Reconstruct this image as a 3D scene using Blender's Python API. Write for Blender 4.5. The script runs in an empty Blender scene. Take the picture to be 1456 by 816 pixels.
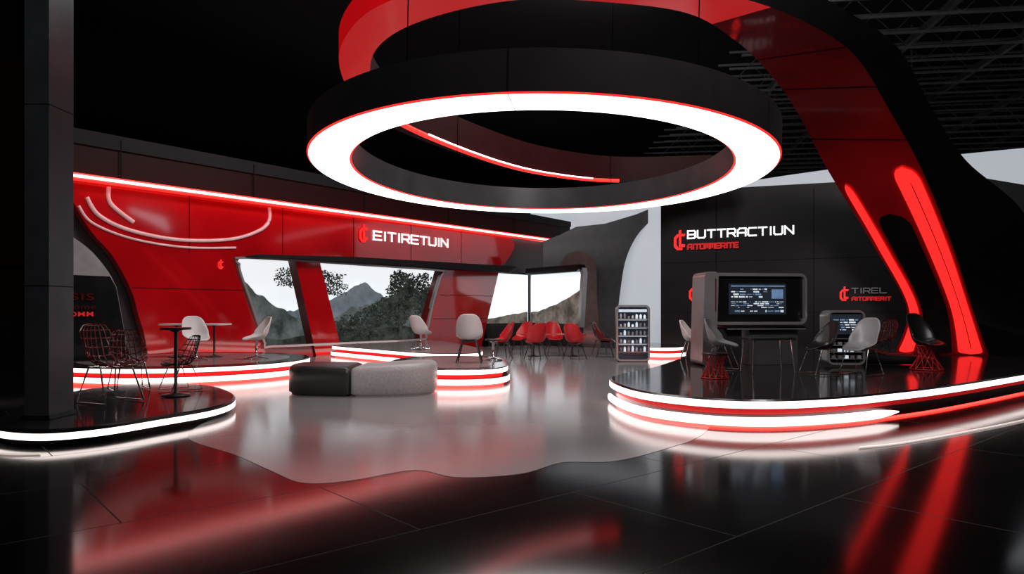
import bpy, bmesh, math, random
from mathutils import Vector, Matrix, noise
random.seed(4)
scene = bpy.context.scene
scene.view_settings.view_transform = 'Standard'
COL = scene.collection

# ------------------------------------------------------------------ materials
MATS = {}
def mat(name, col, rough=.4, metal=0.0, es=0.0, ecol=None, spec=.5, coat=0.0, var=.15, scale=3.0, rvar=.05, bump=0.0, ior=1.5):
    if name in MATS: return MATS[name]
    m = bpy.data.materials.new(name); m.use_nodes = True
    nt = m.node_tree; b = nt.nodes['Principled BSDF']
    tc = nt.nodes.new('ShaderNodeTexCoord')
    nz = nt.nodes.new('ShaderNodeTexNoise'); nz.inputs['Scale'].default_value = scale; nz.inputs['Detail'].default_value = 4
    nt.links.new(tc.outputs['Object'], nz.inputs['Vector'])
    r = nt.nodes.new('ShaderNodeValToRGB')
    c0 = [c*(1-var) for c in col]; c1 = [min(1, c*(1+var)) for c in col]
    r.color_ramp.elements[0].color = (*c0, 1); r.color_ramp.elements[1].color = (*c1, 1)
    r.color_ramp.elements[0].position = .3; r.color_ramp.elements[1].position = .7
    nt.links.new(nz.outputs['Fac'], r.inputs['Fac'])
    nt.links.new(r.outputs['Color'], b.inputs['Base Color'])
    mr = nt.nodes.new('ShaderNodeMapRange')
    mr.inputs['To Min'].default_value = max(0, rough-rvar); mr.inputs['To Max'].default_value = min(1, rough+rvar)
    nt.links.new(nz.outputs['Fac'], mr.inputs['Value']); nt.links.new(mr.outputs['Result'], b.inputs['Roughness'])
    b.inputs['Metallic'].default_value = metal
    b.inputs['Specular IOR Level'].default_value = spec
    b.inputs['IOR'].default_value = ior
    b.inputs['Coat Weight'].default_value = coat
    b.inputs['Coat Roughness'].default_value = .06
    if es > 0:
        b.inputs['Emission Color'].default_value = (*(ecol or col), 1); b.inputs['Emission Strength'].default_value = es
    if bump > 0:
        if scale < 1:
            n2 = nt.nodes.new('ShaderNodeTexNoise'); n2.inputs['Scale'].default_value = scale*1.3; n2.inputs['Detail'].default_value = 0; n2.inputs['Distortion'].default_value = 1.2
            nt.links.new(tc.outputs['Object'], n2.inputs['Vector'])
        else: n2 = nz
        bp = nt.nodes.new('ShaderNodeBump'); bp.inputs['Strength'].default_value = bump
        nt.links.new(n2.outputs['Fac'], bp.inputs['Height']); nt.links.new(bp.outputs['Normal'], b.inputs['Normal'])
        if coat: nt.links.new(bp.outputs['Normal'], b.inputs['Coat Normal'])
    MATS[name] = m
    return m

def landscape_mat(name, ca, cb, scale, es):
    m = bpy.data.materials.new(name); m.use_nodes = True
    nt = m.node_tree; b = nt.nodes['Principled BSDF']
    tc = nt.nodes.new('ShaderNodeTexCoord')
    nz = nt.nodes.new('ShaderNodeTexNoise'); nz.inputs['Scale'].default_value = scale; nz.inputs['Detail'].default_value = 10; nz.inputs['Roughness'].default_value=.7
    nt.links.new(tc.outputs['Object'], nz.inputs['Vector'])
    r = nt.nodes.new('ShaderNodeValToRGB')
    r.color_ramp.elements[0].color = (*ca, 1); r.color_ramp.elements[1].color = (*cb, 1)
    r.color_ramp.elements[0].position = .38; r.color_ramp.elements[1].position = .66
    nt.links.new(nz.outputs['Fac'], r.inputs['Fac'])
    nt.links.new(r.outputs['Color'], b.inputs['Base Color']); nt.links.new(r.outputs['Color'], b.inputs['Emission Color'])
    b.inputs['Emission Strength'].default_value = es; b.inputs['Roughness'].default_value = .9
    return m

def floor_mat():
    m = bpy.data.materials.new('polished_black_tile'); m.use_nodes = True
    nt = m.node_tree; b = nt.nodes['Principled BSDF']
    tc = nt.nodes.new('ShaderNodeTexCoord'); mp = nt.nodes.new('ShaderNodeMapping')
    mp.inputs['Rotation'].default_value = (0, 0, math.radians(-41)); mp.inputs['Location'].default_value = (.35, .5, 0)
    nt.links.new(tc.outputs['Object'], mp.inputs['Vector'])
    br = nt.nodes.new('ShaderNodeTexBrick'); br.offset = .5
    br.inputs['Scale'].default_value = 1; br.inputs['Brick Width'].default_value = 3.2; br.inputs['Row Height'].default_value = 1.6
    br.inputs['Mortar Size'].default_value = .006; br.inputs['Mortar Smooth'].default_value = 0
    br.inputs['Color1'].default_value = (.003, .003, .0035, 1); br.inputs['Color2'].default_value = (.004, .004, .0045, 1)
    br.inputs['Mortar'].default_value = (.006, .006, .006, 1)
    nt.links.new(mp.outputs['Vector'], br.inputs['Vector'])
    nt.links.new(br.outputs['Color'], b.inputs['Base Color'])
    nz = nt.nodes.new('ShaderNodeTexNoise'); nz.inputs['Scale'].default_value = .8
    nt.links.new(tc.outputs['Object'], nz.inputs['Vector'])
    mr = nt.nodes.new('ShaderNodeMapRange'); mr.inputs['To Min'].default_value = .08; mr.inputs['To Max'].default_value = .13
    nt.links.new(nz.outputs['Fac'], mr.inputs['Value'])
    ad = nt.nodes.new('ShaderNodeMath'); ad.operation = 'ADD'; ad.use_clamp = True
    nt.links.new(mr.outputs['Result'], ad.inputs[0]); nt.links.new(br.outputs['Fac'], ad.inputs[1])
    nt.links.new(ad.outputs[0], b.inputs['Roughness'])
    b.inputs['Specular IOR Level'].default_value = .6
    return m

M_floor = floor_mat()
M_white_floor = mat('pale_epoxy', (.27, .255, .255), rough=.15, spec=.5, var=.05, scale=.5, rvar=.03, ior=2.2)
M_ceil = mat('ceiling_black', (.0015, .0015, .0017), rough=.9, spec=.1)
M_truss = mat('truss_steel', (.035, .035, .038), rough=.7, spec=.2)
M_cable = mat('cable_black', (.002, .002, .002), rough=.9, spec=.0)
M_black = mat('gloss_black', (.008, .008, .009), rough=.22)
M_blackm = mat('satin_black', (.006, .005, .006), rough=.42, spec=.25)
M_char = mat('charcoal_panel', (.022, .020, .021), rough=.38)
M_charm = mat('charcoal_matt', (.013, .010, .011), rough=.7, spec=.15)
M_seam = mat('seam_dark', (.002, .002, .002), rough=.7, spec=.1)
M_red = mat('gloss_red', (.40, .003, .006), rough=.10, coat=1, var=.2, scale=.5, bump=.12)
M_redg = mat('lacquer_red_wavy', (.42, .005, .009), rough=.08, coat=1, var=.3, scale=.5, bump=.8)
M_redl = mat('gloss_red_self_glow', (.50, .003, .006), rough=.3, coat=.1, es=.36, ecol=(1, .006, .010), var=.1, scale=.6)  # emission put into the red so the ribbon loop reads as lit
M_redd = mat('deep_red', (.11, .004, .006), rough=.25, coat=.4)
M_fasc = mat('fascia_dark_red', (.018, .002, .0025), rough=.6, spec=.12)
M_redpl = mat('red_plastic', (.50, .012, .016), rough=.35)
M_grey = mat('grey_panel', (.28, .27, .275), rough=.35)
M_dgrey = mat('dark_grey_swoop', (.06, .06, .064), rough=.35)
M_silver = mat('brushed_silver', (.38, .37, .37), rough=.22, metal=.5, var=.05)
M_chrome = mat('chrome', (.6, .6, .6), rough=.15, metal=.9, var=.02)
M_column = mat('column_metal', (.055, .058, .064), rough=.34, metal=.25)
M_whitepl = mat('white_plastic', (.74, .69, .68), rough=.4, var=.03)
M_greypl = mat('grey_plastic', (.33, .34, .35), rough=.4)
M_blackpl = mat('black_plastic', (.014, .014, .015), rough=.3)
M_leatherb = mat('black_leather', (.03, .028, .028), rough=.35, bump=.04, scale=30)
M_leatherg = mat('grey_leather', (.42, .40, .40), rough=.4, bump=.04, scale=30)
M_led = mat('led_white', (1, .95, .93), es=3.6, ecol=(1, .95, .94), var=0)
M_ledw = mat('led_warm', (1, .9, .86), es=2.2, ecol=(1, .86, .82), var=0)
M_glowf = mat('floor_glow', (1, .9, .86), es=.55, ecol=(1, .84, .78), var=0)  # faint glow on the floor, put into an emissive colour
M_ledr = mat('led_red', (1, .05, .04), es=2.0, ecol=(1, .02, .015), var=0)
M_ledr3 = mat('led_red_under', (1, .05, .04), es=9, ecol=(1, .02, .015), var=0)
M_ledr2 = mat('led_red_soft', (.8, .03, .03), es=1.0, ecol=(1, .012, .012), var=.2, scale=1)
M_ledr4 = mat('led_red_dim', (.5, .02, .02), es=.3, ecol=(1, .012, .012), var=.2, scale=1)
M_slot = mat('slot_red_light', (.9, .03, .03), es=1.2, ecol=(1, .022, .02), var=.1)
M_strip = mat('led_pink_white', (1, .8, .8), es=4.0, ecol=(1, .62, .6), var=0)
M_neon = mat('pale_inlay', (.75, .45, .45), rough=.3, es=.12, ecol=(1, .6, .6))
M_sign = mat('sign_white', (.9, .9, .9), es=.9, var=0)
M_signg = mat('sign_grey', (.3, .3, .3), es=.06, var=0)
M_signr = mat('sign_red', (.8, .02, .02), es=.65, ecol=(1, .02, .02), var=0)
M_signd = mat('sign_red_dim', (.5, .015, .015), es=.3, ecol=(1, .02, .02), var=0)
M_backdrop = mat('backdrop_lightbox', (.6, .62, .66), rough=.8, es=.42, ecol=(.78, .84, .92), var=.04, scale=.2)
M_screen = mat('screen_dark', (.01, .012, .016), rough=.1, es=.08, ecol=(.15, .2, .3))
M_ui = mat('screen_text', (.7, .8, .9), es=.6, var=.3, scale=8)
M_uib = mat('screen_blue', (.2, .35, .6), es=.3, var=.3, scale=8)
M_deck = mat('deck_dark_gloss', (.02, .019, .02), rough=.10, var=.1)
M_deckl = mat('deck_pale', (.28, .25, .25), rough=.16, var=.06)
M_arch = mat('bronze_gloss', (.12, .075, .07), rough=.15, coat=.5)

# ------------------------------------------------------------------ mesh builder
def cr(pts, n=8, closed=False):
    pts = [Vector(p) for p in pts]; N = len(pts); out = []
    rng = N if closed else N-1
    for i in range(rng):
        if closed: p0, p1, p2, p3 = pts[i-1], pts[i], pts[(i+1) % N], pts[(i+2) % N]
        else: p0, p1, p2, p3 = pts[max(i-1, 0)], pts[i], pts[i+1], pts[min(i+2, N-1)]
        for k in range(n):
            t = k/n
            out.append(.5*((2*p1)+(p2-p0)*t+(2*p0-5*p1+4*p2-p3)*t*t+(3*p1-p0-3*p2+p3)*t**3))
    if not closed: out.append(pts[-1])
    return out

def rrect(w, h, r, n=5):
    out = []
    rs = r if isinstance(r, (tuple, list)) else (r, r, r, r)
    for (sx, sy, a), r in zip(((1, 1, 0), (-1, 1, 90), (-1, -1, 180), (1, -1, 270)), rs):
        cx, cy = sx*(w/2-r), sy*(h/2-r)
        for i in range(n+1):
            t = math.radians(a+90*i/n); out.append((cx+r*math.cos(t), cy+r*math.sin(t)))
    return out

class Build:
    def __init__(s): s.bm = bmesh.new(); s.mats = []
    def mi(s, m):
        if m not in s.mats: s.mats.append(m)
        return s.mats.index(m)
    def face(s, pts, m, smooth=False):
        vs = [s.bm.verts.new(p) for p in pts]
        f = s.bm.faces.new(vs); f.material_index = s.mi(m); f.smooth = smooth
    def loft(s, rows, m, cu=False, cv=False, smooth=True, flip=False):
        V = [[s.bm.verts.new(p) for p in r] for r in rows]
        R, C = len(V), len(V[0])
        for i in range(R if cu else R-1):
            for j in range(C if cv else C-1):
                q = [V[i][j], V[(i+1) % R][j], V[(i+1) % R][(j+1) % C], V[i][(j+1) % C]]
                if flip: q.reverse()
                mm = m(i, j) if callable(m) else m
                if mm is None: continue
                try:
                    f = s.bm.faces.new(q); f.material_index = s.mi(mm); f.smooth = smooth
                except ValueError: pass
    def box(s, c, size, m, rot=0, M=None):
        c = Vector(c); hx, hy, hz = size[0]/2, size[1]/2, size[2]/2
        R = M or Matrix.Rotation(rot, 3, 'Z')
        P = [c+R @ Vector((x*hx, y*hy, z*hz)) for z in (-1, 1) for y in (-1, 1) for x in (-1, 1)]
        vs = [s.bm.verts.new(p) for p in P]
        for q in ((0, 2, 3, 1), (4, 5, 7, 6), (0, 1, 5, 4), (2, 6, 7, 3), (0, 4, 6, 2), (1, 3, 7, 5)):
            f = s.bm.faces.new([vs[k] for k in q]); f.material_index = s.mi(m)
    def solid(s, a, b, m, mside=None, smooth=False):
        va = [s.bm.verts.new(p) for p in a]; vb = [s.bm.verts.new(p) for p in b]
        f = s.bm.faces.new(va); f.material_index = s.mi(m)
        f = s.bm.faces.new(list(reversed(vb))); f.material_index = s.mi(m)
        n = len(a)
        for i in range(n):
            f = s.bm.faces.new([va[i], vb[i], vb[(i+1) % n], va[(i+1) % n]]); f.material_index = s.mi(mside or m); f.smooth = smooth
    def prism(s, pts, z0, z1, m, mside=None):
        s.solid([(p[0], p[1], z1) for p in pts], [(p[0], p[1], z0) for p in pts], m, mside)
    def tube(s, pts, r, m, seg=8, closed=False, flat=1.0):
        pts = [Vector(p) for p in pts]; rows = []; N = len(pts)
        for i, p in enumerate(pts):
            if closed: t = pts[(i+1) % N]-pts[i-1]
            else: t = pts[min(i+1, N-1)]-pts[max(i-1, 0)]
            t.normalize()
            up = Vector((0, 0, 1)) if abs(t.z) < .9 else Vector((0, 1, 0))
            a = t.cross(up).normalized(); b = a.cross(t)
            rr = r[i] if isinstance(r, (list, tuple)) else r
            rows.append([p+(a*math.cos(k*2*math.pi/seg)*flat+b*math.sin(k*2*math.pi/seg))*rr for k in range(seg)])
        s.loft(rows, m, cu=closed, cv=True)
        if not closed:
            for row in (rows[0], rows[-1]): s.face(row, m)
    def lathe(s, prof, c, m, seg=32):
        rows = [[(c[0]+r*math.cos(k*2*math.pi/seg), c[1]+r*math.sin(k*2*math.pi/seg), c[2]+z) for k in range(seg)] for r, z in prof]
        s.loft(rows, m, cv=True)
    def done(s, name, loc=(0, 0, 0), rot=0, bevel=0, sub=0, parent=None, solid=0, recalc=True, wire=0):
        if recalc: bmesh.ops.recalc_face_normals(s.bm, faces=s.bm.faces)
        me = bpy.data.meshes.new(name); s.bm.to_mesh(me); s.bm.free()
        for m in s.mats: me.materials.append(m)
        return place(me, name, loc, rot, bevel, sub, parent, solid, wire)

def place(me, name, loc=(0, 0, 0), rot=0, bevel=0, sub=0, parent=None, solid=0, wire=0):
    ob = bpy.data.objects.new(name, me); COL.objects.link(ob)
    ob.location = loc; ob.rotation_euler = (0, 0, rot)
    if parent: ob.parent = parent
    if wire:
        md = ob.modifiers.new('w', 'WIREFRAME'); md.thickness = wire
    if solid:
        md = ob.modifiers.new('s', 'SOLIDIFY'); md.thickness = solid; md.offset = 0
    if bevel:
        md = ob.modifiers.new('b', 'BEVEL'); md.width = bevel; md.segments = 2; md.limit_method = 'ANGLE'
    if sub:
        md = ob.modifiers.new('u', 'SUBSURF'); md.levels = sub; md.render_levels = sub
    return ob

def empty(name, loc=(0, 0, 0), rot=0):
    e = bpy.data.objects.new(name, None); COL.objects.link(e); e.location = loc; e.rotation_euler = (0, 0, rot); e.empty_display_size = .2
    return e

def text(parent, name, s, x, z, cap, width, m, y=0.0, bold=.006):
    cu = bpy.data.curves.new(name, 'FONT'); cu.body = s; cu.size = cap/.72; cu.extrude = .012; cu.offset = bold*cap/.3
    cu.space_character = 1.12
    cu.materials.append(m)
    ob = bpy.data.objects.new(name, cu); COL.objects.link(ob)
    bpy.context.view_layer.update()
    w = max(ob.dimensions.x, .01)
    ob.parent = parent; ob.location = (x, y, z); ob.rotation_euler = (math.radians(90), 0, 0); ob.scale = (width/w, 1, 1)
    return ob

def emblem(parent, x, z, h, m, y=0):
    b = Build(); w = h*.55
    def bar(pts):
        fr = [(x+p[0]*w, y-.03, z+p[1]*h) for p in pts]; bk = [(x+p[0]*w, y, z+p[1]*h) for p in pts]
        b.solid(fr, bk, m)
    bar([(1.05, .80), (.30, .80), (0, .62), (0, .18), (.28, 0), (.75, 0), (.80, .13), (.38, .14), (.24, .26), (.24, .56), (.42, .67), (.95, .67)])
    bar([(.45, .98), (.66, 1.0), (.66, .30), (1.0, .28), (.98, .14), (.45, .16)])
    return b.done('emblem', parent=parent)

GL = {
 'A': [[(0, 0), (0, .75), (.25, 1), (1, 1), (1, 0)], [(0, .42), (1, .42)]],
 'B': [[(0, 0), (0, 1), (.85, 1), (1, .85), (1, .6), (.85, .5), (.15, .5)], [(.85, .5), (1, .38), (1, .15), (.85, 0), (0, 0)]],
 'C': [[(1, 1), (.15, 1), (0, .85), (0, .15), (.15, 0), (1, 0)]],
 'E': [[(1, 1), (0, 1), (0, 0), (1, 0)], [(0, .5), (.9, .5)]],
 'I': [[(.5, 0), (.5, 1)]],
 'L': [[(0, 1), (0, 0), (1, 0)]],
 'M': [[(0, 0), (0, 1), (1, 1), (1, 0)], [(.5, 1), (.5, .2)]],
 'N': [[(0, 0), (0, 1), (1, 0), (1, 1)]],
 'O': [[(.15, 0), (.85, 0), (1, .15), (1, .85), (.85, 1), (.15, 1), (0, .85), (0, .15), (.15, 0)]],
 'R': [[(0, 0), (0, 1), (.85, 1), (1, .85), (1, .55), (.85, .42), (.1, .42)], [(.6, .42), (1, 0)]],
 'S': [[(1, 1), (.15, 1), (0, .85), (0, .6), (.15, .5), (.85, .5), (1, .4), (1, .15), (.85, 0), (0, 0)]],
 'T': [[(0, 1), (1, 1)], [(.5, 1), (.5, 0)]],
 'U': [[(0, 1), (0, .15), (.15, 0), (.85, 0), (1, .15), (1, 1)]],
}
def letters(parent, name, s, x, z, cap, width, m, th=.17):
    b = Build(); units = sum(.45 if c == 'I' else 1 for c in s); pitch = width/units; x0 = x; t = cap*th
    for c in s:
        w = pitch*(.45 if c == 'I' else 1); cw = w*.76 if c != 'I' else 0
        for st in GL[c]:
            P = [Vector((x0+(px*cw if c != 'I' else w*.3)+t/2, 0, z+t/2+pz*(cap-t))) for px, pz in st]
            for a, q in zip(P[:-1], P[1:]):
                d = (q-a).normalized(); nn = Vector((-d.z, 0, d.x))*t/2; a2 = a-d*t*.42; q2 = q+d*t*.42
                fr = [a2-nn, q2-nn, q2+nn, a2+nn]
                b.solid([p+Vector((0, -.03, 0)) for p in fr], fr, m)
        x0 += w
    return b.done(name, parent=parent)

# ------------------------------------------------------------------ room shell
b = Build(); b.box((0, 22, -.1), (60, 56, .2), M_floor); b.done('floor')
b = Build(); b.box((0, 22, 10.6), (60, 56, .2), M_ceil); b.done('ceiling')
b = Build(); b.box((0, 49.9, 5.25), (60, .2, 10.5), M_ceil); b.done('wall_back')
b = Build(); b.box((-29.9, 22, 5.25), (.2, 56, 10.5), M_ceil); b.done('wall_left')
b = Build(); b.box((29.9, 22, 5.25), (.2, 56, 10.5), M_ceil); b.done('wall_right')

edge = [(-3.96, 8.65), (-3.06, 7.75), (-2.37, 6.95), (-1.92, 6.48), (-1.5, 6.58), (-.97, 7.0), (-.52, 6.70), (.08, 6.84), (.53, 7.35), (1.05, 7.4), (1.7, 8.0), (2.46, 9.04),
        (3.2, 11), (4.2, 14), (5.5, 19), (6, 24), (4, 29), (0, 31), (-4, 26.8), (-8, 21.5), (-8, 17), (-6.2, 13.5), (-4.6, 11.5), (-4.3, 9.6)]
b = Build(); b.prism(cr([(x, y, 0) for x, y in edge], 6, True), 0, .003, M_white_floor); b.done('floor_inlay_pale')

# ceiling trusses
b = Build()
for i in range(26):
    y = 13+i*1.15
    for z in (8.9, 9.4):
        b.box((17, y, z), (21, .06, .06), M_truss, rot=math.radians(-8))
    R = Matrix.Rotation(math.radians(-8), 3, 'Z')
    for k in range(20):
        p = R @ Vector((-10+k, 0, 0)); q = R @ Vector((-9.5+k, 0, 0)); r = R @ Vector((-9+k, 0, 0))
        b.tube([(17+p.x, y+p.y, 8.9), (17+q.x, y+q.y, 9.4), (17+r.x, y+r.y, 8.9)], .018, M_truss, seg=4)
for k in range(6):
    b.box((9+k*3, 25, 9.2), (.12, 32, .2), M_truss, rot=math.radians(-8))
for k in range(5):
    b.tube([(9+k*3.5, 22, 9.2), (9+k*3.5, 22, 10.5)], .04, M_truss, seg=6)
b.done('ceiling_trusses')

# ------------------------------------------------------------------ red back wall
P0 = Vector((-11.6, 18.6, 0)); DU = Vector((.615, .789, 0)).normalized(); DN = Vector((.789, -.615, 0)).normalized()
ANG = math.atan2(.789, .615)
def W(u, z, o=0): return P0+DU*u+DN*o+Vector((0, 0, z))
def wsolid(b, pts, o0, o1, m, mside=None): b.solid([W(u, z, o1) for u, z in pts], [W(u, z, o0) for u, z in pts], m, mside)

b = Build()
lower_left = [(-.2, 5.0), (0, 4.4), (.43, 3.68), (.9, 3.15), (1.24, 2.58), (1.5, 2.0), (1.65, 1.4), (1.8, .9), (1.95, .0)]
wl = cr([(u, z, 0) for u, z in lower_left], 4)
poly = [(p.x, p.y) for p in wl]+[(5.75, 0), (5.55, .5), (5.0, 1.9), (4.72, 2.7), (4.62, 3.05), (4.75, 3.22), (5.1, 3.28), (13.9, 3.28), (13.9, 5.0)]
wsolid(b, poly, -.25, .05, M_red)
r_end = cr([(18.6, 5.0, 0), (18.95, 4.75, 0), (18.9, 4.4, 0), (18.3, 3.8, 0), (17.75, 3.28, 0)], 5)
wsolid(b, [(13.9, 5.0)]+[(p.x, p.y) for p in r_end]+[(13.9, 3.28)], -.25, .05, M_red)
wsolid(b, [(5.75, 0), (12.7, 0), (12.7, .42), (5.58, .42)], -.25, .04, M_redd)
wsolid(b, [(6.75, 3.3), (7.75, 3.3), (8.75, 0), (7.6, 0)], -.3, .12, M_red, M_redd)
wsolid(b, [(13.95, 3.3), (17.75, 3.3), (16.55, 0), (12.6, 0)], -.3, .08, M_red, M_redd)
for u in (3.1, 6.3, 9.3, 12.2, 15.2):
    wsolid(b, [(u, 3.3), (u+.025, 3.3), (u+.025, 5), (u, 5)], .05, .056, M_seam)
for z in (1.2, 2.2):
    wsolid(b, [(12.95+z*.41, z), (16.55+z*.36, z), (16.55+z*.36, z+.02), (12.95+z*.41, z+.02)], .08, .086, M_seam)
wsolid(b, [(1.45, 2.2), (4.9, 2.2), (4.9, 2.22), (1.45, 2.22)], .05, .056, M_seam)
b.done('wall_red_feature')

b = Build()
wsolid(b, [(-4, 0), (1.9, 0), (1.9, 5.0), (-4, 5.0)], -.6, -.3, M_char)
gp = cr([(-2.5, 3.9, 0), (-.6, 3.75, 0), (.35, 3.3, 0), (1.0, 2.5, 0), (1.1, 2.0, 0)], 5)
wsolid(b, [(p.x, p.y) for p in gp]+[(-2.5, 1.9)], -.3, -.12, M_grey)
wsolid(b, [(17.8, 5.05), (22.2, 5.05), (22.2, 3.5), (17.8, 3.28)], -.6, -.28, M_char)
wsolid(b, [(17.6, 0), (20.45, 0), (20.45, .95), (17.3, .95)], -.4, -.1, M_char)
b.done('wall_back_left')

def frame_path(b, pts, w, o0, o1, m):
    V = [Vector((u, z, 0)) for u, z in pts]; N = len(V); c = sum(V, Vector())/N
    out = []
    for i, p in enumerate(V):
        t = (V[(i+1) % N]-V[i-1]).normalized(); n = Vector((t.y, -t.x, 0))
        if n.dot(p-c) < 0: n = -n
        out.append(p+n*w)
    rows = [[W(p.x, p.y, o0) for p in out], [W(p.x, p.y, o1) for p in out], [W(p.x, p.y, o1) for p in V], [W(p.x, p.y, o0) for p in V]]
    b.loft(rows, m, cu=True, cv=True, smooth=False)
b = Build()
w1 = [(5.0, 3.22), (4.72, 3.05), (4.78, 2.7), (5.1, 1.9), (5.62, .5), (5.8, .42), (9, .42), (12.6, .42), (12.95, .6), (13.35, 1.9), (13.8, 3.0), (13.72, 3.2), (10, 3.22)]
frame_path(b, [(p.x, p.y) for p in cr([(u, z, 0) for u, z in w1], 3, True)], .07, .0, .16, M_silver)
wsolid(b, [(4.9, 3.30), (17.9, 3.30), (18.6, 3.62), (9, 3.50), (5.2, 3.36)], .0, .5, M_charm)
b.done('window_1')

# fascia + LED line
b = Build()
wsolid(b, [(-6, 5.16), (22.3, 5.16), (22.3, 5.85), (-6, 5.95)], -.5, .35, M_fasc)
wsolid(b, [(-6, 5.95), (22.3, 5.85), (24.5, 6.0), (24.5, 6.18), (-6, 6.35)], -.5, .42, M_charm)
wsolid(b, [(22.3, 5.02), (24.2, 5.4), (24.5, 6.0), (22.3, 5.85)], -.5, .36, M_charm)
for u in (1, 5, 9.5, 14, 18.5):
    wsolid(b, [(u, 5.17), (u+.03, 5.17), (u+.03, 6.2), (u, 6.2)], .42, .43, M_seam)
b.done('fascia_beam')
b = Build()
wsolid(b, [(-6, 5.0), (22.2, 5.0), (22.2, 5.035), (-6, 5.035)], .1, .46, M_ledr)
wsolid(b, [(-6, 5.035), (22.2, 5.035), (22.2, 5.10), (-6, 5.10)], .1, .50, M_strip)
wsolid(b, [(-6, 5.10), (22.2, 5.10), (22.2, 5.15), (-6, 5.15)], .1, .46, M_ledr)
b.done('led_strip_light')

b = Build()
def wt(pts, r):
    q = cr([(u, z, 0) for u, z in pts], 8); b.tube([W(p.x, p.y, .07) for p in q], r, M_neon, seg=6)
wt([(.3, 4.6), (.6, 4.15), (1.4, 3.82), (2.8, 3.66), (4.4, 3.8), (5.4, 4.15), (5.78, 4.5), (5.8, 4.95)], .055)
wt([(.1, 4.35), (.45, 3.92), (1.5, 3.58), (3.0, 3.45), (4.6, 3.55)], .035)
wt([(.85, 4.95), (.9, 4.5), (1.5, 4.05)], .06)
b.done('wall_inlay_graphic')

# landscape behind window 1
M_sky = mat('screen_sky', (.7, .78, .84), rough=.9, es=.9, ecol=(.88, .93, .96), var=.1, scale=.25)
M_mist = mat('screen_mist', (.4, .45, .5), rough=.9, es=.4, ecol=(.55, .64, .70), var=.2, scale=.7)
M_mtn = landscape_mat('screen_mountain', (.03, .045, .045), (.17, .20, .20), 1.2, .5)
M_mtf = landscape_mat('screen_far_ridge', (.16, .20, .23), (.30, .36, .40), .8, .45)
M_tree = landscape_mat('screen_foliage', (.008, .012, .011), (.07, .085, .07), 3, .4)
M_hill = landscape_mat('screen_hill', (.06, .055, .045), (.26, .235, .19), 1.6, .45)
def ridge(b, pts, o, m, z0=-.2, amp=.12, n=14):
    q = cr([(u, z, 0) for u, z in pts], n)
    top = [(p.x, p.y+amp*noise.fractal(Vector((p.x*1.7, o*3, 0)), 1, 2, 4)) for p in q]
    wsolid(b, [(top[0][0], z0)]+top+[(top[-1][0], z0)], o-.05, o, m)
b = Build()
wsolid(b, [(1.5, -.0), (20, .0), (20, 4.9), (1.5, 4.9)], -3.1, -3.0, M_sky)
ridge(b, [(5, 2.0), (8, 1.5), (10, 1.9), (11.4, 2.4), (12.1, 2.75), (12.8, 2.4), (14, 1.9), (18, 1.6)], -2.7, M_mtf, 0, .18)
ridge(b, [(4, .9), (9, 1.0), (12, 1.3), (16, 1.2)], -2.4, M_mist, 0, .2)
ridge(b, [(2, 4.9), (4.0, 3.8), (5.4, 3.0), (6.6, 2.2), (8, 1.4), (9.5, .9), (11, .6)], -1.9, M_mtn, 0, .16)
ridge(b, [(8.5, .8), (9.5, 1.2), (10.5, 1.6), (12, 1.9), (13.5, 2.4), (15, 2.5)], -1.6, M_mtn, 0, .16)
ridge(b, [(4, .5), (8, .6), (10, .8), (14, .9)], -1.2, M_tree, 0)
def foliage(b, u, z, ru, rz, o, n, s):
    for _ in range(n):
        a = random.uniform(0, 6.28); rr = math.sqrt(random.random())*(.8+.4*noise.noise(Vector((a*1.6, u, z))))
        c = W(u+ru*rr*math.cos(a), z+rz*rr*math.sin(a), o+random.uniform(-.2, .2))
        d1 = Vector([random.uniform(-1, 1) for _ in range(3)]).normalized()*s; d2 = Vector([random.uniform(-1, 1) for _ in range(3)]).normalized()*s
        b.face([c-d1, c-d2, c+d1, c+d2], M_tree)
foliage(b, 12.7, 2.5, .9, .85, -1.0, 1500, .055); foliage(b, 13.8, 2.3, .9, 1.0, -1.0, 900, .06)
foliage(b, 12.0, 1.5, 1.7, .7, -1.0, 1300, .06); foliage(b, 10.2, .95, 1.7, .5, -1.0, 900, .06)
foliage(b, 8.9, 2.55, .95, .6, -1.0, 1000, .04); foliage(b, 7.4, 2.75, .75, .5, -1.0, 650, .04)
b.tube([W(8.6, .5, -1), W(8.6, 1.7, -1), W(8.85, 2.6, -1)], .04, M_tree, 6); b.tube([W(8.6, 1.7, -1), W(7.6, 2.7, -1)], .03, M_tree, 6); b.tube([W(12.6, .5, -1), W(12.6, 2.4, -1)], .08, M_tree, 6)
b.done('mountain_landscape_backdrop')

# window 2 : corner display
b = Build()
C0 = W(20.35, 0, 0); C1 = Vector((3.2, 31.2, 0))
dv = (C1-C0).normalized(); nv = Vector((dv.y, -dv.x, 0)); L2 = (C1-C0).length
def V2(u, z, o=0): return C0+dv*u+nv*o+Vector((0, 0, z))
def v2s(b, pts, o0, o1, m): b.solid([V2(u, z, o1) for u, z in pts], [V2(u, z, o0) for u, z in pts], m)
wsolid(b, [(17.0, .95), (20.35, .95), (20.35, 3.3), (17.9, 3.3)], -.2, -.15, M_sky)
v2s(b, [(0, .95), (L2-.15, .95), (L2, 3.1), (L2-.1, 3.3), (0, 3.3)], -.1, -.02, M_sky)
hl = [(L2*t, 1.45+.45*t+.7*t*t+.06*noise.noise(Vector((t*9, 0, 0)))) for t in [i/24 for i in range(25)]]
v2s(b, [(0, .95)]+[(min(u, L2-.1), z) for u, z in hl]+[(L2-.1, .95)], -.02, -.01, M_hill)
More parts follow.
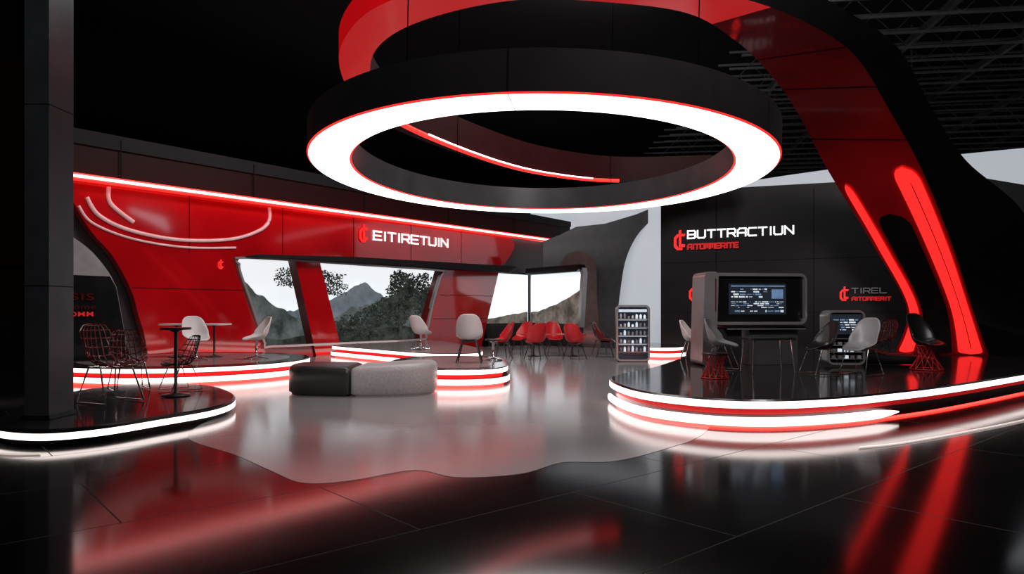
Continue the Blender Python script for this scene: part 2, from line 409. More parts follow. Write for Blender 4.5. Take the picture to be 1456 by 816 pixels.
hl = [(17.1+3.2*t, 1.15+.35*t+.05*noise.noise(Vector((t*7, 3, 0)))) for t in [i/16 for i in range(17)]]
wsolid(b, [(17.05, .95)]+hl+[(20.3, .95)], -.15, -.14, M_hill)
v2s(b, [(0, 3.28), (L2-.2, 3.28), (L2+.05, 3.42), (L2-.1, 3.6), (0, 3.6)], -.1, .3, M_black)
v2s(b, [(L2-.28, .8), (L2-.1, .8), (L2+.12, 3.2), (L2+.05, 3.45), (L2-.12, 3.4), (L2-.06, 3.15)], -.1, .15, M_silver)
v2s(b, [(0, 0), (L2-.25, 0), (L2-.15, .95), (0, .95)], -.1, .12, M_char)
b.tube([C0+Vector((0, 0, .9)), C0+Vector((0, 0, 3.4))], .035, M_silver)
b.done('window_2')

# ------------------------------------------------------------------ central swoop & arch & backdrop
def YS(b, pts, d, t, m, mside=None):
    b.solid([((px), d, z) for px, z in pts], [((px), d+t, z) for px, z in pts], m, mside)
b = Build()
sw = [(3.1, 5.6), (4.5, 5.75), (6.0, 6.2), (7.7, 6.9)]
right = cr([(7.7, 6.9, 0), (6.7, 5.9, 0), (6.0, 5.1, 0), (5.5, 4.0, 0), (5.25, 2.6, 0), (5.12, 1.3, 0), (5.15, 0, 0)], 6)
YS(b, sw+[(p.x, p.y) for p in right[1:]]+[(1.5, 0), (1.5, 4.9), (2.3, 5.2)], 34, .4, M_dgrey)
b.done('swoop_wall_panel')
b = Build()
ar = [(2.24, 0), (2.24, 3.4)]+[(3.1+.86*math.cos(math.radians(a)), 3.5+.85*math.sin(math.radians(a))) for a in range(180, -1, -12)]+[(4.0, 2.0), (4.15, 0)]
YS(b, ar, 33.0, .45, M_arch)
b.done('arch_portal')
b = Build()
hp = cr([(4.4, 1.0, 0), (5.2, 2.3, 0), (6.0, 2.95, 0), (7.2, 3.2, 0), (8.5, 3.2, 0)], 5)
YS(b, [(4.4, 0)]+[(p.x, p.y) for p in hp]+[(8.5, 0)], 35.5, .3, M_dgrey)
b.done('curved_partition')
b = Build()
bp = cr([(1.0, 38, 0), (6, 34.6, 0), (12.2, 27.5, 0), (17.5, 23.6, 0), (23, 21, 0)], 6)
b.loft([[(p.x, p.y, 0) for p in bp], [(p.x, p.y, 7.05) for p in bp], [(p.x+.2, p.y+.2, 7.05) for p in bp], [(p.x+.2, p.y+.2, 0) for p in bp]], M_backdrop, smooth=False)
b.done('wall_light_backdrop')

# right black wall with signs
Q0 = Vector((5.5, 26, 0)); QD = Vector((.891, -.4545, 0)).normalized(); QN = Vector((-.4545, -.891, 0)).normalized(); QA = math.atan2(-.4545, .891)
def WR(w, z, o=0): return Q0+QD*w+QN*o+Vector((0, 0, z))
def qs(b, pts, o0, o1, m): b.solid([WR(u, z, o1) for u, z in pts], [WR(u, z, o0) for u, z in pts], m)
b = Build()
qs(b, [(0, 0), (9.5, 0), (9.5, 5.75), (0, 5.95)], -.35, 0, M_blackm)
qs(b, [(9.5, 0), (15, 0), (15, 4.6), (12.5, 4.9), (9.5, 5.75)], -.35, 0, M_blackm)
for w in (2.0, 5.2, 8.4):
    qs(b, [(w, 0), (w+.02, 0), (w+.02, 5.7), (w, 5.7)], 0, .004, M_seam)
for z in (1.5, 3.3):
    qs(b, [(0, z), (15, z), (15, z+.015), (0, z+.015)], 0, .004, M_seam)
b.done('wall_right_black')

e = empty('wall_sign', WR(.5, 0, .03), QA)
emblem(e, 0, 3.76, .74, M_signr)
letters(e, 'lettering', 'BUTTRACTIUN', .48, 4.15, .32, 3.65, M_sign)
letters(e, 'tagline', 'AITOMMERITE', .48, 3.76, .22, 1.8, M_signd, th=.24)
e = empty('wall_sign', WR(1.05, 0, .03), QA)
emblem(e, 0, 1.9, .6, M_signr)
letters(e, 'lettering', 'TRAUN', .45, 2.1, .26, 1.2, M_signg)
e = empty('wall_sign', WR(6.0, 0, .03), QA)
emblem(e, 0, 1.88, .48, M_signr)
letters(e, 'lettering', 'TIREL', .35, 2.12, .19, 1.05, M_signg)
letters(e, 'tagline', 'AITOMMERIT', .35, 1.88, .14, 1.15, M_signd, th=.24)
e = empty('wall_sign', W(9.55, 0, .08), ANG)
emblem(e, 0, 4.1, .68, M_signr)
letters(e, 'lettering', 'EITIRETUIN', .65, 4.22, .38, 4.2, M_sign)
e = empty('wall_sign', W(4.0, 0, .08), ANG); emblem(e, 0, 2.85, .3, M_signr)

# ------------------------------------------------------------------ ring light
k_ = .66
RX, RY, RZ = 4.55*k_, 5.6*k_, 1.6+2.79*k_
b = Build(); N = 160
prof = [(0, .0), (-.02, -.014), (-.505, -.014), (-.53, 0), (-.53, .37), (0, .37)]
mlist = [M_ledr, M_led, M_ledr, M_dgrey, M_charm, M_charm]
for j in range(6):
    rows = []
    for i in range(N):
        a = 2*math.pi*i/N
        rows.append([((RX+o)*math.cos(a), (RY+o)*math.sin(a), z) for o, z in (prof[j], prof[(j+1) % 6])])
    b.loft(rows, mlist[j], cu=True, smooth=True)
bmesh.ops.recalc_face_normals(b.bm, faces=b.bm.faces)
for a in (20, 78, 140, 200, 262, 318):
    a = math.radians(a); a2 = a+.003
    P = [((RX+o)*math.cos(t), (RY+o)*math.sin(t), -.018) for o, t in ((.003, a), (-.51, a), (-.51, a2), (.003, a2))]
    b.face(P, M_dgrey)
    P = [((RX+.004)*math.cos(t), (RY+.004)*math.sin(t), z) for t, z in ((a, 0), (a2, 0), (a2, .37), (a, .37))]
    b.face(P, M_seam)
for a in (60, 120, 240, 300):
    a = math.radians(a); x, y = (RX-.25)*math.cos(a), (RY-.25)*math.sin(a)
    b.tube([(x, y, .3), (x, y, 10.5-RZ)], .006, M_cable, seg=5)
ring = b.done('ring_pendant_light', loc=(.57*k_, 14.6*k_, RZ), recalc=False)
ring.rotation_euler = (0, math.radians(1.0), 0)

# ------------------------------------------------------------------ sculptural ribbon arch
S = [
 ((10.45, 19.2, .405), (12.4, 18.3, .405), (14.6, 18.6, .405), (11.6, 20.3, .405)),
 ((10.5, 18.7, 1.6), (11.6, 17.7, 1.6), (13.8, 18.1, 2.2), (11.5, 19.7, 1.9)),
 ((9.1, 17.7, 3.2), (10.4, 16.6, 3.1), (12.4, 17.0, 3.9), (9.9, 18.6, 3.7)),
 ((7.45, 16.5, 4.8), (9.0, 15.4, 4.6), (10.2, 15.8, 4.95), (8.0, 17.2, 5.3)),
 ((6.0, 14.9, 5.85), (7.45, 13.9, 5.55), (8.5, 14.3, 5.75), (6.3, 15.6, 6.3)),
 ((4.8, 13.4, 6.22), (5.95, 12.2, 6.0), (6.95, 12.6, 6.25), (5.0, 13.9, 6.7)),
 ((3.8, 12.2, 6.32), (4.6, 11.1, 6.15), (5.4, 11.4, 6.45), (3.9, 12.6, 6.8)),
 ((2.85, 11.4, 6.4), (3.2, 10.3, 6.2), (3.7, 10.4, 6.6), (2.9, 11.6, 6.9)),
 ((1.56, 11.0, 6.4), (1.5, 10.0, 6.35), (1.5, 10.0, 6.8), (1.56, 11.0, 6.9)),
 ((.13, 10.9, 6.4), (0, 10.0, 6.35), (0, 10, 6.8), (.13, 10.9, 6.9)),
 ((-1.2, 11.3, 6.32), (-1.4, 10.5, 6.35), (-1.4, 10.5, 6.8), (-1.2, 11.3, 6.8)),
 ((-2.17, 12.2, 6.3), (-2.5, 11.6, 6.4), (-2.5, 11.6, 6.85), (-2.17, 12.2, 6.8)),
 ((-2.7, 13.4, 6.25), (-3.25, 13.2, 6.3), (-3.25, 13.2, 6.8), (-2.7, 13.4, 6.8)),
 ((-2.85, 15.0, 6.1), (-3.35, 15.1, 6.1), (-3.35, 15.1, 6.8), (-2.85, 15.0, 6.8)),
 ((-2.5, 16.9, 6.0), (-2.85, 17.2, 6.0), (-2.85, 17.2, 6.8), (-2.5, 16.9, 6.8)),
 ((-.6, 20.2, 5.9), (-.8, 20.5, 5.9), (-.8, 20.5, 6.75), (-.6, 20.2, 6.75)),
 ((1.2, 22.4, 5.92), (1.1, 22.7, 5.92), (1.1, 22.7, 6.75), (1.2, 22.4, 6.75)),
 ((3.6, 23.7, 5.96), (3.6, 24.1, 5.96), (3.6, 24.1, 6.75), (3.6, 23.7, 6.75)),
 ((6.6, 23.2, 6.05), (6.7, 23.6, 6.05), (6.7, 23.6, 6.7), (6.6, 23.2, 6.7)),
]
NI = 8
cor = [cr([s[k] for s in S], NI) for k in range(4)]
b = Build()
strips = [[], [], [], []]
for i in range(len(cor[0])):
    A, Bp, C, D = (cor[k][i] for k in range(4))
    strips[0].append([A, A.lerp(Bp, .33), A.lerp(Bp, .66), Bp]); strips[1].append([Bp, C]); strips[2].append([C, D]); strips[3].append([D, A])
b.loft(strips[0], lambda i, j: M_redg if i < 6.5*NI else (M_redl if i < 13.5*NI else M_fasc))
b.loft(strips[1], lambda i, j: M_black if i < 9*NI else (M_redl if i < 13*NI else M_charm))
b.loft(strips[2], M_charm)
b.loft(strips[3], lambda i, j: M_redd if i < 12*NI else M_fasc)
b.face([cor[k][0] for k in range(4)], M_black); b.face([cor[k][-1] for k in range(4)], M_redd)
far = [cor[0][i]+Vector((0, 0, -.02)) for i in range(14*NI-4, len(cor[0])-NI)]
b.tube(far, .06, M_ledr, seg=6)
b.tube([p+Vector((.05, -.06, .03)) for p in far[6:-3]], .02, M_strip, seg=6)
def S_pt(t, v, off):
    x = t*NI; i = min(int(x), len(cor[0])-2); f = x-i
    A = cor[0][i].lerp(cor[0][i+1], f); Bp = cor[1][i].lerp(cor[1][i+1], f)
    A2 = cor[0][i+1]; B2 = cor[1][i+1]
    n = (Bp-A).cross((A2+B2)/2-(cor[0][i]+cor[1][i])/2).normalized()
    if n.dot(Vector((-.5, -1, 0))) < 0: n = -n
    return A.lerp(Bp, v)+n*off
def slot(t0, t1, v0, v1, off, m, n=60, cap=.07, taper=1.0):
    rows = []
    for i in range(n+1):
        s = i/n; t = t0+(t1-t0)*s
        c = (v0+v1)/2; h = (v1-v0)/2*(1+(taper-1)*s)
        k = 1.0
        if s < cap*.5: k = math.sqrt(max(0, 1-((cap*.5-s)/(cap*.5))**2))
        if s > 1-cap: k = math.sqrt(max(0, 1-((s-1+cap)/cap)**2))
        k = max(k, .02)
        rows.append([S_pt(t, c-h*k, off), S_pt(t, c-h*k*.5, off), S_pt(t, c+h*k*.5, off), S_pt(t, c+h*k, off)])
    b.loft(rows, m, smooth=False)
slot(.02, 2.45, .24, .62, .02, M_black)
slot(.06, 2.85, .03, .20, .035, M_slot, taper=.55)
slot(.05, 3.10, .69, .95, .035, M_slot)
slot(.2, 2.9, .83, .84, .045, M_redd)
for t in (3.5, 4.4, 5.2, 6.2, 7.2):
    rows = [[S_pt(t, v, .012) for v in (0, .33, .66, 1)], [S_pt(t+.015, v, .012) for v in (0, .33, .66, 1)]]
    b.loft(rows, M_seam, smooth=False)
b.done('ribbon_arch_sculpture')

# ------------------------------------------------------------------ platforms
def outline(pts, n=8): 
    q = cr([(x, y, 0) for x, y in pts], n, True)
    area = sum(q[i-1].x*q[i].y-q[i].x*q[i-1].y for i in range(len(q)))
    return q if area > 0 else list(reversed(q))
def offs(q, d):
    N = len(q); out = []
    for i in range(N):
        t = (q[(i+1) % N]-q[i-1]).normalized(); out.append(q[i]+Vector((t.y, -t.x, 0))*d)
    return out
def platform(name, pts, bands, top, mfun=None, inlay=None, n=8, extra=None):
    q = outline(pts, n); b = Build()
    zs = [(z, o) for z, o, m in bands]; ms = [m for z, o, m in bands]
    rows = [[Vector((p.x, p.y, z)) for p in offs(q, o)] for z, o in zs]
    b.loft(rows, lambda i, j: (mfun(q[j], i, ms[i]) if mfun else ms[i]), cv=True, smooth=False)
    b.face([Vector((p.x, p.y, zs[0][0])) for p in offs(q, zs[0][1])], top)
    b.face([Vector((p.x, p.y, zs[-1][0])) for p in offs(q, zs[-1][1])], top)
    if inlay:
        b.prism([(p.x, p.y) for p in offs(q, -inlay[0])], zs[0][0], zs[0][0]+.004, inlay[1])
    if extra: extra(b, q)
    return b.done(name, recalc=True)
two = lambda h: [(h, -.03, M_black), (h-.02, 0, M_ledw), (h-.11, 0, M_black), (h-.115, -.12, M_ledr2), (h-.20, -.12, M_black), (h-.205, .04, M_ledw), (.06, .04, M_black), (.055, -.1, M_ledr3), (0, -.1, M_black)]
E = [(1.72, 12.4), (1.72, 11.2), (2.0, 10.2), (2.7, 9.5), (3.5, 9.35), (4.5, 9.65), (5.5, 10.2), (7.1, 11.25), (9.9, 13.4), (12.6, 15.6), (15, 18.5), (14.5, 20.5), (10, 22.6), (6.2, 22.5), (4.6, 18.5), (3.0, 14.8), (2.1, 13.3)]
def efun(p, i, m):
    if p.y > 17 and i in (1, 3, 5, 7): return M_black
    return m
def ext(b, q):
    qq = offs(q, .0); run = [p for p in qq[:7*8] if not (p.x > 5.75)]
    pts = [Vector((p.x, p.y, .105)) for p in run]; n = len(pts)
    rr = [.062*min(1, math.sqrt(max(.02, (n-1-i)/3)) if i > n-4 else 1)*(min(1, .3+i/4)) for i in range(n)]
    b.tube(pts, rr, M_ledw, seg=10, flat=.8)
bandsE = [(.40, -.04, M_black), (.375, 0, M_ledw), (.28, 0, M_black), (.275, -.10, M_ledr4), (.19, -.10, M_redd), (.03, -.10, M_ledr3), (0, -.1, M_black)]
platform('stage_platform', E, bandsE, M_deck, efun, extra=ext)
Ae = [(-8+2.9*math.cos(t), 17.4+2.8*math.sin(t)) for t in [k*math.pi/6 for k in range(12)]]
platform('stage_platform', Ae, two(.38), M_deck, inlay=(.5, M_deckl), n=5)
platform('stage_platform', [(-2.6, 15.0), (-2.1, 14.5), (-.9, 14.3), (-.2, 14.9), (-.1, 16.2), (-.3, 17.9), (-1.3, 18.6), (-2.5, 18.3), (-2.9, 16.8)], two(.38), M_deck, inlay=(.35, M_deckl), n=5)
platform('stage_platform', [(-6.1, 24.2), (-5.6, 23.2), (-4.2, 21.6), (-2.6, 19.9), (-1.6, 19.5), (-.9, 20.2), (-1.1, 22.5), (-2.2, 26), (-3.2, 27.6), (-4.8, 26.0)], two(.38), M_deckl, n=5)
platform('stage_platform', [(4.35, 23.2), (4.8, 22.7), (5.4, 22.9), (5.8, 23.7), (5.6, 25.0), (4.8, 25.2), (4.35, 24.4)], two(.38), M_deck, n=5)
F = [(-6.6, 9.0), (-6.2, 8.45), (-5.5, 8.2), (-5.0, 8.5), (-4.65, 9.2), (-4.3, 10.1), (-4.35, 11.0), (-4.8, 12.0), (-5.8, 13.2), (-7.0, 13.6), (-7.5, 12.4), (-7.3, 10.6)]
platform('stage_platform', F, [(.20, -.03, M_black), (.185, 0, M_black), (.15, .0, M_ledw), (.07, .0, M_black), (.065, -.08, M_black), (0, -.08, M_black)], M_deck, n=6)

b = Build()
for pts in ([(-10.5, 10.9), (-8.6, 10.4), (-7.0, 9.1), (-6.35, 8.1), (-5.6, 7.75), (-5.2, 7.75)], [(4.0, 8.1), (4.6, 8.35), (6.0, 9.2), (7.9, 10.5), (10.6, 12.6), (13.2, 14.8), (16, 18)]):
    q = cr([(x, y, .012) for x, y in pts], 8); b.tube(q, .012, M_glowf, seg=6)
b.done('floor_glow_line')  # emissive tubes draw the soft glow lines on the floor

# ------------------------------------------------------------------ column & partition
b = Build()
cx, cy = -6.015, 9.15
b.box((cx, cy, 5.35), (.31, .5, 10.28), M_column)
for z in (1.9, 4.2, 6.6): b.box((cx, cy, z), (.316, .506, .01), M_seam)
b.box((cx, cy, .235), (.36, .55, .05), M_black)
b.done('column')
b = Build()
b.box((-9.0, 11.4, 2.8), (2.6, .3, 5.6), M_fasc); b.box((-9.0, 11.22, 2.3), (2.4, .06, .02), M_seam)
b.box((-9.0, 11.4, 8.05), (2.6, .3, 4.9), M_blackm); b.box((-9.0, 11.22, .75), (2.6, .06, 1.5), M_black)
b.done('partition_panel')

e = empty('sign_board', (-10.05, 16.4, .392), math.radians(30))
b = Build(); b.solid([(-1.5, 0, 0), (1.0, 0, 0), (.72, 0, 1.75), (.6, 0, 2.0), (-1.5, 0, 2.05)], [(-1.5, .15, 0), (1.0, .15, 0), (.72, .15, 1.75), (.6, .15, 2.0), (-1.5, .15, 2.05)], M_black, M_grey); b.done('board', parent=e, bevel=.02)
text(e, 'lettering', 'OSIS', -.55, 1.43, .16, .8, M_redd, y=-.02)
text(e, 'lettering_2', 'Autome', -.55, 1.22, .11, .85, M_redd, y=-.02)
text(e, 'lettering_3', 'ACOMM', -.55, 1.05, .11, .8, M_signd, y=-.02)

# ------------------------------------------------------------------ curved two-tone bench
bench = empty('lounge_bench', (-2.87, 13.5, .006))
def cushion(name, x0, x1, radii, h0, h1, m):
    b = Build(); w = x1-x0; D = 1.3; rr = rrect(w, D, radii, 10); cx = (x0+x1)/2
    # densify long edges so that the block can follow the arc
    pts = []
    for i, p in enumerate(rr):
        q = rr[(i+1) % len(rr)]; d = math.dist(p, q); k = max(1, int(d/.12))
        for t in range(k): pts.append((p[0]+(q[0]-p[0])*t/k, p[1]+(q[1]-p[1])*t/k))
    lv = [(0, .05), (.05, .05), (.09, 0), (.78, 0), (.88, .01), (.95, .035), (1.0, .09)]
    rows = []
    for f, ins in lv:
        row = []
        for (x, y) in pts:
            X = cx+x*(1-ins/(w/2)); Y = y*(1-ins/(D/2)); H = h0+(h1-h0)*((x/w)+.5)
            row.append((X, Y+.10*X*X, f*H))
        rows.append(row)
    b.loft(rows, m, cv=True); b.face(rows[-1], m, True); b.face(rows[0], M_black)
    return b.done(name, parent=bench)
cushion('dark_section', -1.40, -.10, (.07, .50, .50, .07), .55, .54, M_leatherb)
cushion('light_section', -.09, 1.40, (.50, .07, .07, .50), .54, .60, M_leatherg)

# ------------------------------------------------------------------ chairs
PROF = [(-.27, .425, .13, .0, 0), (-.25, .44, .20, .015, 0), (-.18, .45, .235, .04, 0), (-.06, .435, .255, .08, 5), (.06, .43, .265, .13, 15), (.16, .455, .27, .18, 40), (.225, .54, .27, .20, 65), (.255, .65, .26, .17, 80), (.28, .76, .245, .11, 85), (.295, .86, .215, .06, 88), (.30, .92, .16, .03, 90), (.302, .945, .09, .01, 90)]
CACHE = {}
def shell_mesh(m, tall=1.0):
    key = ('shell', m.name, tall)
    if key in CACHE: return CACHE[key]
    b = Build(); rows = []
    for y, z, hw, cu, a in PROF:
        zz = z if z < .46 else .45+(z-.45)*tall
        ar = math.radians(a); n = Vector((0, -math.sin(ar), math.cos(ar)))
        rows.append([Vector((hw*v, y, zz))+n*cu*abs(v)**2.2 for v in (-1, -.75, -.5, -.25, 0, .25, .5, .75, 1)])
    b.loft(rows, m)
    bmesh.ops.recalc_face_normals(b.bm, faces=b.bm.faces)
    me = bpy.data.meshes.new('seat_shell'); b.bm.to_mesh(me); b.bm.free(); me.materials.append(m)
    CACHE[key] = me; return me
def legs_mesh(kind, m):
    key = (kind, m.name)
    if key in CACHE: return CACHE[key]
    b = Build()
    if kind == 'legs':
        for sx in (-1, 1):
            for sy in (-1, 1):
                b.tube([(sx*.13, sy*.13, .43), (sx*.24, sy*.24, .0)], [.018, .012], m, 8)
        b.tube([(-.15, -.15, .40), (.15, -.15, .40)], .01, m, 6); b.tube([(-.15, .15, .40), (.15, .15, .40)], .01, m, 6)
        b.box((0, 0, .42), (.26, .26, .015), m)
    elif kind == 'star':
        b.lathe([(.05, .42), (.028, .40), (.025, .08), (.05, .06), (.05, .04), (0, .04)], (0, 0, 0), m, 12)
        for k in range(4):
            a = k*math.pi/2+.785
            b.tube([(0, 0, .06), (.26*math.cos(a), .26*math.sin(a), .018)], [.022, .014], m, 6)
            b.lathe([(.0, 0), (.022, 0), (.022, .025), (0, .03)], (.26*math.cos(a), .26*math.sin(a), 0), m, 8)
    elif kind == 'sled':
        for sx in (-1, 1):
            b.tube([(sx*.2, -.1, .44), (sx*.25, -.26, .012), (sx*.25, .26, .012), (sx*.2, .1, .44)], .012, m, 6)
        b.tube([(-.2, -.1, .43), (.2, -.1, .43)], .011, m, 6); b.tube([(-.2, .1, .43), (.2, .1, .43)], .011, m, 6)
    elif kind == 'lattice':
        n = 12
        for k in range(n):
            a = 2*math.pi*k/n
            for sg in (1, -1):
                c = a+sg*2*math.pi*2/n
                b.tube([(.17*math.cos(a), .17*math.sin(a), .43), (.12*math.cos((a+c)/2), .12*math.sin((a+c)/2), .25), (.27*math.cos(c), .27*math.sin(c), .01)], .007, m, 5)
        b.tube([(.27*math.cos(t), .27*math.sin(t), .01) for t in [k*2*math.pi/24 for k in range(24)]], .01, m, 6, True)
        b.tube([(.17*math.cos(t), .17*math.sin(t), .43) for t in [k*2*math.pi/24 for k in range(24)]], .01, m, 6, True)
    bmesh.ops.recalc_face_normals(b.bm, faces=b.bm.faces)
    me = bpy.data.meshes.new('chair_base'); b.bm.to_mesh(me); b.bm.free(); me.materials.append(m)
    CACHE[key] = me; return me
def chair(name, x, y, z, rot, ms, ml, kind='legs', tall=1.0, wire=0, s=1.0):
    e = empty(name, (x, y, z+.003), math.radians(rot)); e.scale = (s, s, s)
    if wire:
        place(shell_mesh(ms, tall), 'seat_shell', parent=e, wire=.016)
    else:
        place(shell_mesh(ms, tall), 'seat_shell', parent=e, solid=.028, sub=1)
    place(legs_mesh(kind, ml), 'base', parent=e)
    return e
chair('white_swivel_chair', -7.5, 16.7, .385, 40, M_whitepl, M_chrome, 'star', s=1.12)
chair('white_swivel_chair', -6.25, 17.2, .385, -50, M_whitepl, M_chrome, 'star', s=1.1)
chair('white_swivel_chair', -2.75, 21.2, .385, 150, M_whitepl, M_chrome, 'star', s=1.1)
chair('white_swivel_chair', -.98, 16.2, .385, 180, M_whitepl, M_blackpl, 'legs', s=1.18)
chair('white_swivel_chair', 4.3, 16.7, .405, 60, M_whitepl, M_chrome, 'legs')
for x, y, r, m in ((-.35, 22.9, -70, M_redpl), (.35, 24.9, -40, M_redpl), (.75, 22.3, 200, M_redpl), (1.5, 25.2, 10, M_redpl), (2.0, 22.4, 150, M_redpl), (3.1, 23.4, 80, M_redd), (3.2, 24.9, 60, M_blackpl), (-.3, 24.2, -80, M_redpl)):
    chair('red_dining_chair', x, y, 0.006, r, m, M_blackpl, 'legs', tall=1.05, s=1.2)
chair('grey_lounge_chair', 4.15, 13.9, .405, 60, M_greypl, M_chrome, 'sled', s=1.08)
chair('black_dining_chair', 5.7, 13.0, .405, -80, M_blackpl, M_chrome, 'sled', s=1.05)
chair('grey_lounge_chair', 6.4, 12.9, .405, -60, M_greypl, M_chrome, 'sled', tall=1.1, s=1.05)
chair('black_dining_chair', 8.25, 14.0, .405, 20, M_blackpl, M_redpl, 'lattice', tall=1.15, s=1.1)
chair('wire_lattice_chair', 9.2, 17.4, .405, -60, M_redd, M_blackpl, 'lattice', wire=1)
chair('wire_lattice_chair', 8.2, 16.9, .405, 40, M_blackpl, M_redd, 'lattice', wire=1)
chair('wire_lattice_chair', -6.05, 10.6, .205, 65, M_redd, M_chrome, 'sled', wire=1, s=1.25)
chair('wire_lattice_chair', -6.7, 12.3, .205, 40, M_redd, M_chrome, 'sled', wire=1, s=1.1)
chair('wire_lattice_chair', -5.75, 12.2, .205, -40, M_blackpl, M_chrome, 'sled', wire=1)

# ------------------------------------------------------------------ tables
def table(name, x, y, z, w, d, h, m, ml, kind='ped', r=.1, rot=0):
    b = Build(); rr = rrect(w, d, min(r, w/2-.001, d/2-.001), 6)
    b.prism(rr, h-.035, h, m)
    if kind == 'ped':
        b.lathe([(.12, h-.035), (.03, h-.08), (.025, .06), (.10, .03), (.22, .015), (.23, 0), (0, 0)], (0, 0, 0), ml, 20)
    elif kind == 'two':
        for sx in (-1, 1):
            b.lathe([(.1, h-.035), (.03, h-.08), (.025, .06), (.10, .03), (.2, .015), (.21, 0), (0, 0)], (sx*w*.3, 0, 0), ml, 16)
    else:
        for sx in (-1, 1):
            for sy in (-1, 1): b.tube([(sx*(w/2-.08), sy*(d/2-.08), h-.03), (sx*(w/2-.03), sy*(d/2-.03), 0)], [.018, .012], ml, 8)
            b.tube([(sx*(w/2-.09), -(d/2-.09), h-.06), (sx*(w/2-.09), (d/2-.09), h-.06)], .012, ml, 6)
    return b.done(name, (x, y, z+.004), math.radians(rot))
table('white_meeting_table', -8.1, 18.0, .385, 1.6, .8, .85, M_whitepl, M_blackpl, 'two', .1)
table('bar_table', -5.45, 11.4, .205, .46, .46, 1.1, M_blackpl, M_blackpl, 'ped', .22)
table('red_meeting_table', 1.4, 23.9, .006, 2.2, .95, .76, M_redpl, M_blackpl, 'two', .2)
table('black_coffee_table', 4.85, 13.35, .405, .9, .55, .66, M_blackpl, M_chrome, 'legs', .08, 8)
table('side_table', -.45, 16.9, .385, .4, .4, .5, M_blackpl, M_chrome, 'ped', .19)

b = Build()
for k in range(14):
    a = 2*math.pi*k/14
    for s_ in (1, -1):
        c = a+s_*.9
        b.tube([(.22*math.cos(a), .22*math.sin(a), .42), (.14*math.cos((a+c)/2), .14*math.sin((a+c)/2), .22), (.24*math.cos(c), .24*math.sin(c), .01)], .006, M_redpl, 5)
b.lathe([(0, .44), (.22, .44), (.23, .42), (.22, .405), (0, .405)], (0, 0, 0), M_blackpl, 24)
b.tube([(.24*math.cos(t), .24*math.sin(t), .01) for t in [k*2*math.pi/24 for k in range(24)]], .01, M_redpl, 6, True)
b.done('wire_stool', (3.55, 12.3, .405))

b = Build(); rows = []
for i in range(13):
    t = i/12; x = -.7+1.4*t; z = .16+.34*(t**2)+.05*math.sin(t*6)
    rows.append([(x, .3*math.cos(a)*(1-.2*t), z/2+(z/2)*math.sin(a)) for a in [k*math.pi/6 for k in range(12)]])
b.loft(rows, M_blackpl, cv=True); b.face(rows[0], M_blackpl); b.face(rows[-1], M_blackpl)
b.done('black_chaise_lounge', (8.35, 15.3, .405), math.radians(170))

# ------------------------------------------------------------------ kiosks
def rframe(b, w, h, r, rin, cz, y0, y1, m, mback, back=.12):
    o = rrect(w, h, r, 6); i_ = rrect(w-2*rin, h-2*rin, max(r-rin, .02), 6)
    rows = [[(x, y1, cz+z) for x, z in o], [(x, y0+.03, cz+z) for x, z in o], [(x*.985, y0, cz+z*.985) for x, z in o], [(x, y0, cz+z) for x, z in i_], [(x, y0+back, cz+z) for x, z in i_]]
    b.loft(rows, m, cv=True, smooth=False)
    b.face(rows[-1], mback); b.face(rows[0], m)
def ui(b, x0, x1, z0, z1, y, n, seed):
    rnd = random.Random(seed)
    for k in range(n):
        z = z0+(z1-z0)*(k+.5)/n; x = x0
        while x < x1-.05:
            w = rnd.uniform(.02, .14); w = min(w, x1-x)
            if rnd.random() < .75: b.box((x+w/2, y, z), (w, .004, (z1-z0)/n*rnd.choice((.25, .45, .6))), rnd.choice((M_ui, M_uib, M_ui)))
            x += w+.025
b = Build()
rframe(b, 2.15, 1.12, .16, .07, 1.42, -.3, .3, M_silver, M_black, .1)
b.box((-.02, -.21, 1.42), (1.28, .03, .66), M_screen)
ui(b, -.6, .56, 1.12, 1.2, -.23, 1, 1); ui(b, -.62, .56, 1.22, 1.38, -.23, 4, 2); ui(b, -.62, .2, 1.44, 1.66, -.23, 4, 3)
b.box((-.02, -.23, 1.70), (1.2, .004, .025), M_uib); b.box((.42, -.23, 1.53), (.26, .004, .2), M_uib)
o = rrect(.34, 2.0, .1, 5)
b.solid([(-1.13+x*.9+(z*.03), -.36, 1.0+z) for x, z in o], [(-1.13+x*.9+(z*.03), .36, 1.0+z) for x, z in o], M_silver)
b.box((-1.02, -.37, 1.5), (.02, .02, .7), M_redd)
b.box((.1, 0, .82), (1.75, .75, .05), M_black); b.box((.1, -.38, .78), (1.75, .02, .02), M_silver)
b.box((.35, .05, .4), (1.1, .5, .8), M_dgrey); b.box((.35, -.21, .55), (1.0, .02, .02), M_redd); b.box((-.6, .05, .4), (.5, .4, .8), M_char)
b.done('touchscreen_kiosk', (5.3, 15.4, .405), math.radians(6))

b = Build()
rframe(b, .78, 1.15, .13, .05, .60, -.22, .22, M_silver, M_black, .06)
b.box((0, -.175, .88), (.62, .02, .42), M_screen); ui(b, -.26, .26, .74, 1.0, -.19, 5, 7)
for z in (.16, .3, .44, .58): b.box((0, -.2, z), (.66, .1, .015), M_silver)
for z in (.2, .34, .48):
    for k in range(5): b.box((-.26+k*.13, -.2, z), (.07, .06, .06), random.choice((M_silver, M_ui, M_greypl)))
b.done('display_cabinet', (7.0, 14.9, .41), math.radians(-4))

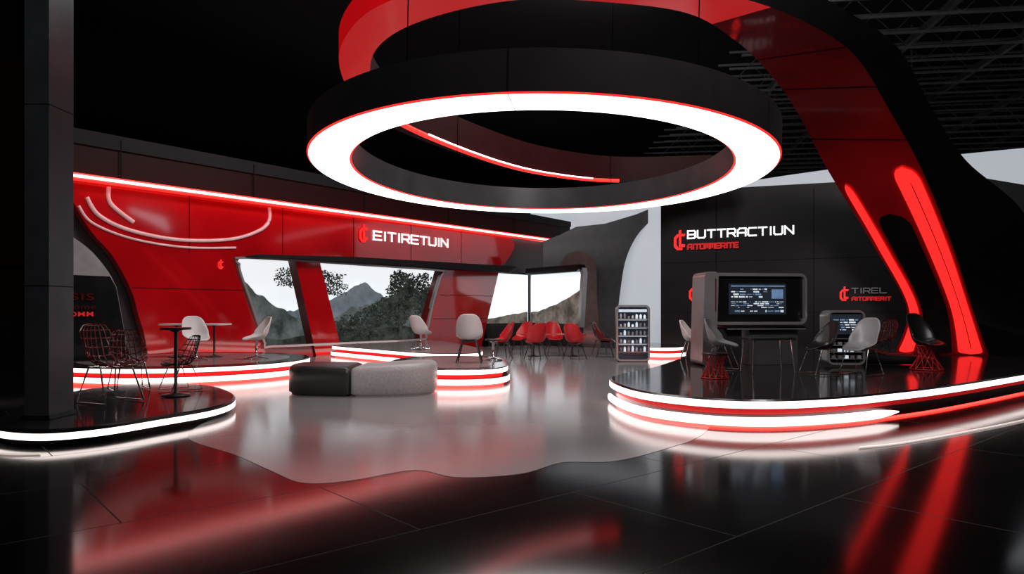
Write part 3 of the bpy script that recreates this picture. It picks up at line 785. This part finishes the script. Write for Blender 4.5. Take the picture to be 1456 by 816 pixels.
b = Build()
rframe(b, 1.02, 1.72, .14, .06, .87, -.25, .25, M_silver, M_screen, .3)
for z in (.3, .55, .8, 1.05, 1.3):
    b.box((0, -.08, z), (.88, .3, .02), M_silver)
    for k in range(7): 
        h = random.uniform(.08, .17); b.lathe([(0, 0), (.035, 0), (.035, h*.7), (.015, h), (0, h)], (-.36+k*.12, -.1, z+.01), random.choice((M_whitepl, M_ui, M_greypl, M_silver)), 8)
    b.box((0, -.02, z+.22), (.85, .01, .015), M_ui)
b.box((0, -.1, 1.56), (.85, .02, .08), M_ui)
b.box((0, 0, .03), (.9, .4, .06), M_black)
b.done('display_cabinet', (3.7, 21.6, .008), math.radians(-5))

# ------------------------------------------------------------------ lights
def area(name, loc, target, size, power, col=(1, 1, 1)):
    l = bpy.data.lights.new(name, 'AREA'); l.shape = 'RECTANGLE'; l.size = size[0]; l.size_y = size[1]; l.energy = power; l.color = col
    o = bpy.data.objects.new(name, l); COL.objects.link(o); o.location = loc
    o.rotation_euler = (Vector(target)-Vector(loc)).to_track_quat('-Z', 'Y').to_euler()
area('wall_fill', (-3.5, 16.5, 10.1), (-7.8, 23.5, 2.5), (5, .6), 380, (1, .95, .95))  # added unseen light, brightens the left of the red wall
area('wall_fill', (2.0, 18.5, 10.1), (-3, 29.0, 2.5), (4, .6), 430, (1, .95, .95))  # second unseen fill, added for the far end of the red wall
area('stage_fill', (5.8, 12.5, 10.1), (6.0, 14.5, 0), (3, 1.5), 380)  # unseen overhead light added to lift the stage furniture
area('arch_fill', (2.0, 4.5, 7.5), (8.2, 15, 4.2), (1.6, .8), 520, (1, .9, .9))  # added out of view to brighten the arch leg
area('column_fill', (-2.5, 4, 7.5), (-6.2, 10, 2.5), (1.2, .6), 80, (.95, .97, 1))  # camera-side fill added for the column, no real fixture
area('centre_fill', (-1.5, 16, 10.1), (-1.5, 17, 0), (3, 2), 260, (1, .97, .96))  # unseen top light added to make up for the dimmer ring
area('truss_fill', (16, 14, 7.2), (14, 24, 10.4), (5, 1), 40, (.85, .92, 1))  # added only so the ceiling trusses show, unseen itself

w = bpy.data.worlds.new('world'); scene.world = w; w.use_nodes = True
w.node_tree.nodes['Background'].inputs[0].default_value = (.02, .02, .022, 1); w.node_tree.nodes['Background'].inputs[1].default_value = .2

# ------------------------------------------------------------------ camera
cam = bpy.data.cameras.new('camera'); co = bpy.data.objects.new('camera', cam); COL.objects.link(co)
co.location = (0, 0, 1.6); co.rotation_euler = (math.radians(90), 0, 0)
cam.sensor_width = 36; cam.lens = 36*1000/1456; cam.shift_y = 32/1456; cam.clip_end = 200
scene.camera = co
